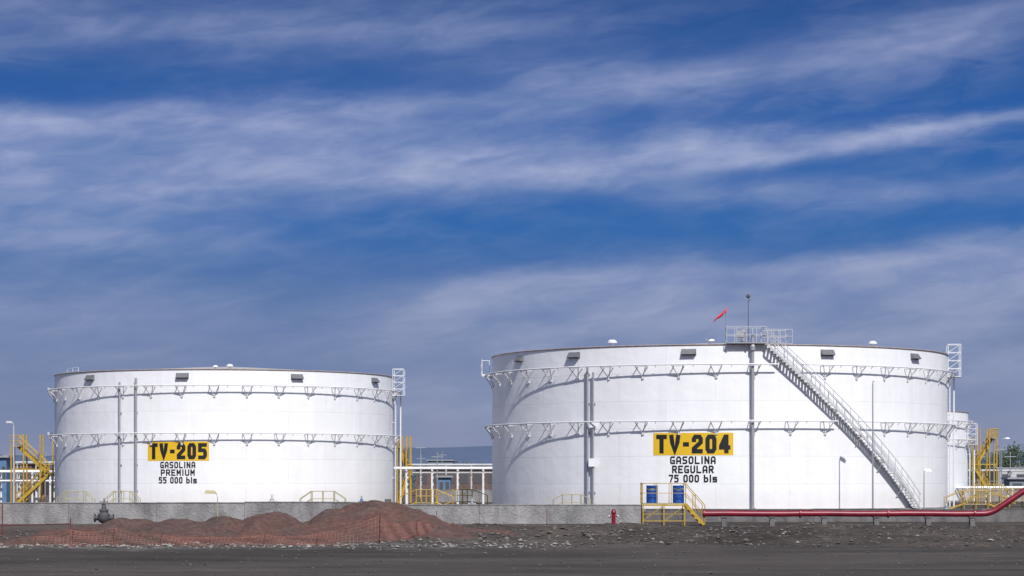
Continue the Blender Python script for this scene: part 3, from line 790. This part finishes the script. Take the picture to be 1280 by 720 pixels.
# ------------------------------------------------------------------ trees
def tree(x, y, h, name='tree'):
    e = empty(name, (x, y, 0)); t = P(); L = [P(), P()]
    t.tube((0, 0, -.1), (.1, 0, h*.45), h*.035, 8, h*.02)
    cl = []
    for k in range(8):
        a = random.uniform(0, 6.28); r = random.uniform(.15, .42)*h; z = random.uniform(.42, .92)*h; r *= 1-.5*abs(z/h-.6)
        c = Vector((r*math.cos(a), r*math.sin(a), z)); t.tube((.1, 0, h*random.uniform(.3, .45)), c, h*.012, 5, h*.004); cl.append((c, random.uniform(.13, .22)*h))
    cl.append((Vector((0, 0, h*.75)), h*.2))
    for ci, (c, R) in enumerate(cl):
        for _ in range(110):
            v = Vector((random.gauss(0, 1), random.gauss(0, 1), random.gauss(0, .8))); v = v.normalized()*R*random.uniform(.3, 1.1)
            q = c+v; a = Vector((random.gauss(0, 1), random.gauss(0, 1), random.gauss(0, 1))).normalized(); b = a.orthogonal().normalized(); s = random.uniform(.1, .24)*h/7
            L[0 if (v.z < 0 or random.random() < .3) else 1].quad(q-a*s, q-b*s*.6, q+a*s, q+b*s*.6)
    t.done('trunk_and_limbs', M_BARK, e); L[0].done('foliage_shaded', M_LEAF1, e); L[1].done('foliage_lit', M_LEAF2, e)
for px, d, py in ((1214, 380, 566), (1228, 400, 572), (1252, 380, 560), (1264, 360, 553), (1279, 370, 558), (1296, 380, 553), (1318, 390, 560)):
    tree(bx(px, d), d, bz(py, d))
for px, d, py in ((525, 520, 578), (556, 500, 574), (583, 510, 579), (602, 500, 577), (48, 520, 574), (-8, 500, 570)):
    tree(bx(px, d), d, bz(py, d))
tl = P()
for k in range(5200):
    d = random.uniform(640, 760); px = random.uniform(-150, 1430); x = bx(px, d)
    hmax = 3.5+3.2*noise.fractal(Vector((x*.03, 0, 4)), 1, 2, 4)+1.5
    z = random.uniform(0, max(2, hmax)); a = Vector((random.gauss(0, 1), random.gauss(0, 1), random.gauss(0, 1))).normalized(); b = a.orthogonal().normalized(); s = random.uniform(.4, 1.2)
    q = Vector((x, d, z)); tl.quad(q-a*s, q-b*s*.7, q+a*s, q+b*s*.7)
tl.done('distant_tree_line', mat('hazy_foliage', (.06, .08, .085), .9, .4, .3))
hl = P(); n = 160
for k in range(n+1):
    x = -2200+4400*k/n; h = 44+12*noise.fractal(Vector((x*.0018, 1.3, 0)), 1, 2, 5)
    hl.v += [(x, 2900, -2), (x, 3000, h*.6), (x, 3150, max(6, h)), (x, 3600, -2)]
for k in range(n):
    for j in range(3): i = k*4+j; hl.f.append((i, i+4, i+5, i+1))
hl.done('hills', M_HILL, None, True)

# ------------------------------------------------------------------ orange safety netting
e = empty('orange_safety_netting'); p = P(); q = P()
path_ = [(bx(45, 78.5), 78.3), (bx(90, 78.5), 78.5), (bx(140, 78.5), 78.7), (bx(200, 78.5), 78.6), (bx(262, 78.5), 78.4), (bx(330, 79), 78.9), (bx(395, 79), 79.2), (bx(474, 80), 80)]
hts = [.30, .50, .60, .36, .30, .34, .36, 1.0]
def neton(path_, hts, sp=.13):
    for (a, b, ha, hb) in zip(path_[:-1], path_[1:], hts[:-1], hts[1:]):
        a = Vector(a); b = Vector(b); L = (b-a).length; n = max(2, int(L/sp))
        P_ = []
        for k in range(n+1):
            f = k/n; c = a.lerp(b, f); h = ha+(hb-ha)*f-.22*math.sin(math.pi*f)*min(ha, hb)+.05*noise.noise(Vector((c.x*2, 3, 3)))
            wv = .07*noise.noise(Vector((c.x*1.4, 0, 7))); P_.append((c, h, wv))
        rows = 6
        pt = lambda k, r: Vector((P_[k][0].x, P_[k][0].y+P_[k][2]*r/rows*2+.08*math.sin(k*.5+r), .03+P_[k][1]*r/rows))
        for k in range(n+1):
            for r in range(rows):
                p.beam(pt(k, r), pt(k, r+1), .009, .005)
        for r in range(rows+1):
            wdt = .014 if r in (0, rows) else .009
            for k in range(n): p.beam(pt(k, r), pt(k+1, r), .005, wdt)
    for (c, h) in zip(path_, hts): q.tube((c[0], c[1], -.1), (c[0]+.03, c[1], h+.06), .014, 6)
neton(path_, hts)
neton([(bx(474, 80), 80), (bx(520, 84), 84), (bx(566, 90), 90)], [1.0, .75, .55])
p.done('mesh', M_ORANGE, e); q.done('stakes', M_STAKE, e)

e = empty('trench_barrier'); p = P()
for px, d, h in ((3, 92, 1.35), (88, 97, .65)): p.tube((bx(px, d), d, -.1), (bx(px, d), d, h), .025, 6)
p.tube((bx(-20, 92), 92, .42), (bx(88, 97), 97, .42), .022, 6); p.done('posts_and_rail', M_STAKE, e)
p = P()
for px, d, h in ((683, 108, .9), (545, 110, .8)):
    p.tube((bx(px, d), d, -.1), (bx(px, d)+.04, d, h), .016, 5)
p.done('marker_stakes', M_STAKE)

# ------------------------------------------------------------------ light and sky
EL = math.radians(45); AZ = math.radians(17)
sv = Vector((math.sin(AZ)*math.cos(EL), -math.cos(AZ)*math.cos(EL), math.sin(EL)))
sun = bpy.data.lights.new('sun', 'SUN'); sun.energy = 4.4; sun.angle = math.radians(.6); sun.color = (1, .98, .955)
so = bpy.data.objects.new('sun', sun); sc.collection.objects.link(so); so.rotation_euler = (-sv).to_track_quat('-Z', 'Y').to_euler(); so.location = (20, -20, 60)

w = bpy.data.worlds.new('World'); sc.world = w; w.use_nodes = True; nt = w.node_tree
bg = nt.nodes['Background']; out = nt.nodes['World Output']
sky = nt.nodes.new('ShaderNodeTexSky'); sky.sky_type = 'NISHITA'; sky.sun_disc = False
sky.sun_elevation = EL; sky.sun_rotation = math.pi-AZ
def s2l(c): return tuple(((v/255)/12.92 if v/255 < .04045 else ((v/255+.055)/1.055)**2.4) for v in c)
tc = N('ShaderNodeTexCoord'); sep = N('ShaderNodeSeparateXYZ'); nt.links.new(tc.outputs['Generated'], sep.inputs[0])
u = mth('MULTIPLY', mth('ARCTAN2', sep.outputs[0], sep.outputs[1]), 57.2958)
v = mth('MULTIPLY', mth('ARCSINE', sep.outputs[2]), 57.2958)
def nz2(su, sv_, shear, seed, det=7, rg=.6, dist=0.0):
    cb = N('ShaderNodeCombineXYZ'); nt.links.new(mth('MULTIPLY', u, su), cb.inputs[0])
    nt.links.new(mth('MULTIPLY', mth('SUBTRACT', v, mth('MULTIPLY', u, shear)), sv_), cb.inputs[1]); cb.inputs[2].default_value = seed
    n_ = N('ShaderNodeTexNoise'); n_.inputs['Scale'].default_value = 1; n_.inputs['Detail'].default_value = det; n_.inputs['Roughness'].default_value = rg; n_.inputs['Distortion'].default_value = dist
    nt.links.new(cb.outputs[0], n_.inputs['Vector']); return n_.outputs['Fac']
def sstep(x, a, b):
    n_ = N('ShaderNodeMapRange'); n_.interpolation_type = 'SMOOTHSTEP'; nt.links.new(x, n_.inputs[0])
    n_.inputs[1].default_value = a; n_.inputs[2].default_value = b; n_.inputs[3].default_value = 0; n_.inputs[4].default_value = 1
    return n_.outputs[0]
warp = mth('MULTIPLY', mth('SUBTRACT', nz2(.20, .6, .06, 2.0, 5), .5), 1.3)
vw = mth('ADD', v, warp)
def poly(a, b, c_): return mth('ADD', a, mth('ADD', mth('MULTIPLY', u, b), mth('MULTIPLY', mth('MULTIPLY', u, u), c_)))
def gband(center, wa, wb):
    wd = mth('MAXIMUM', mth('ADD', wa, mth('MULTIPLY', u, wb)), .15)
    q_ = mth('DIVIDE', mth('SUBTRACT', vw, center), wd)
    return mth('POWER', 2.71828, mth('MULTIPLY', mth('MULTIPLY', q_, q_), -1))
def mul(*a):
    r_ = a[0]
    for b_ in a[1:]: r_ = mth('MULTIPLY', r_, b_)
    return r_
s1 = sstep(nz2(.24, .9, .07, 5.0, 5, .50, .3), .30, .70)
s2 = sstep(nz2(.6, 2.0, .12, 11.0, 6, .54, .6), .30, .72)
bands = [
 mul(gband(poly(8.0, .05, .001), .66, -.036), .92),
 mul(gband(poly(9.5, .10, .004), .55, .012), .68),
 mul(gband(poly(11.1, -.02, 0), .85, 0.0), sstep(mth('MULTIPLY', u, -1), -6, 2), .40),
 mul(sstep(mth('MULTIPLY', mth('SUBTRACT', vw, mth('MULTIPLY', u, .05)), -1), -5.75, -4.9), sstep(vw, -2.5, 4.6), sstep(u, -6.0, -1.5), .92),
 mul(gband(poly(6.2, .02, 0), .5, 0), sstep(mth('MULTIPLY', u, -1), 3, 10), .45),
 mul(gband(poly(7.15, .01, 0), .38, 0), sstep(u, 1, 7), .38),
 mul(gband(poly(3.8, 0, 0), 1.5, 0), sstep(mth('MULTIPLY', u, -1), 2, 11), .55),
 mul(gband(poly(12.6, .02, 0), .5, 0), .25),
]
dsum = bands[0]
for b_ in bands[1:]: dsum = mth('ADD', dsum, b_)
strk = mth('ADD', mth('MULTIPLY', s1, .5), mth('MULTIPLY', s2, .24))
dens = mth('MULTIPLY', dsum, mth('ADD', .42, strk))
dens = mth('ADD', dens, mth('MULTIPLY', mth('MULTIPLY', s1, s2), .18))
dens = mth('MULTIPLY', dens, .86, True)
clear = ramp(mth('DIVIDE', v, 14.0, True), [(0, s2l((140, 148, 174))), (.10, s2l((122, 135, 168))), (.30, s2l((90, 118, 166))), (.46, s2l((52, 104, 170))), (.65, s2l((44, 94, 164))), (.86, s2l((42, 82, 144))), (1, s2l((38, 76, 136)))])
cloudc = ramp(mth('DIVIDE', v, 14.0, True), [(0, s2l((148, 154, 180))), (.35, s2l((148, 160, 194))), (.6, s2l((170, 180, 212))), (1, s2l((132, 146, 190)))])
low = mix(dens, clear, cloudc)
nis = mix(1.0, sky.outputs[0], (.12, .12, .12, 1), 'MULTIPLY')
col = mix(sstep(v, 14, 32), low, nis)
col = mix(1.0, col, (10, 10, 10, 1), 'MULTIPLY')
nt.links.new(col, bg.inputs['Color']); bg.inputs['Strength'].default_value = .1

# ------------------------------------------------------------------ camera
cam = bpy.data.cameras.new('camera'); co = bpy.data.objects.new('camera', cam); sc.collection.objects.link(co)
co.location = (0, 0, HC); co.rotation_euler = (math.radians(90), 0, 0)
cam.sensor_width = 36; cam.lens = F/1280*36; cam.shift_y = 240/1280; cam.clip_end = 12000; cam.clip_start = .5
sc.camera = co
sc.view_settings.view_transform = 'Standard'; sc.view_settings.look = 'None'; sc.view_settings.exposure = 0
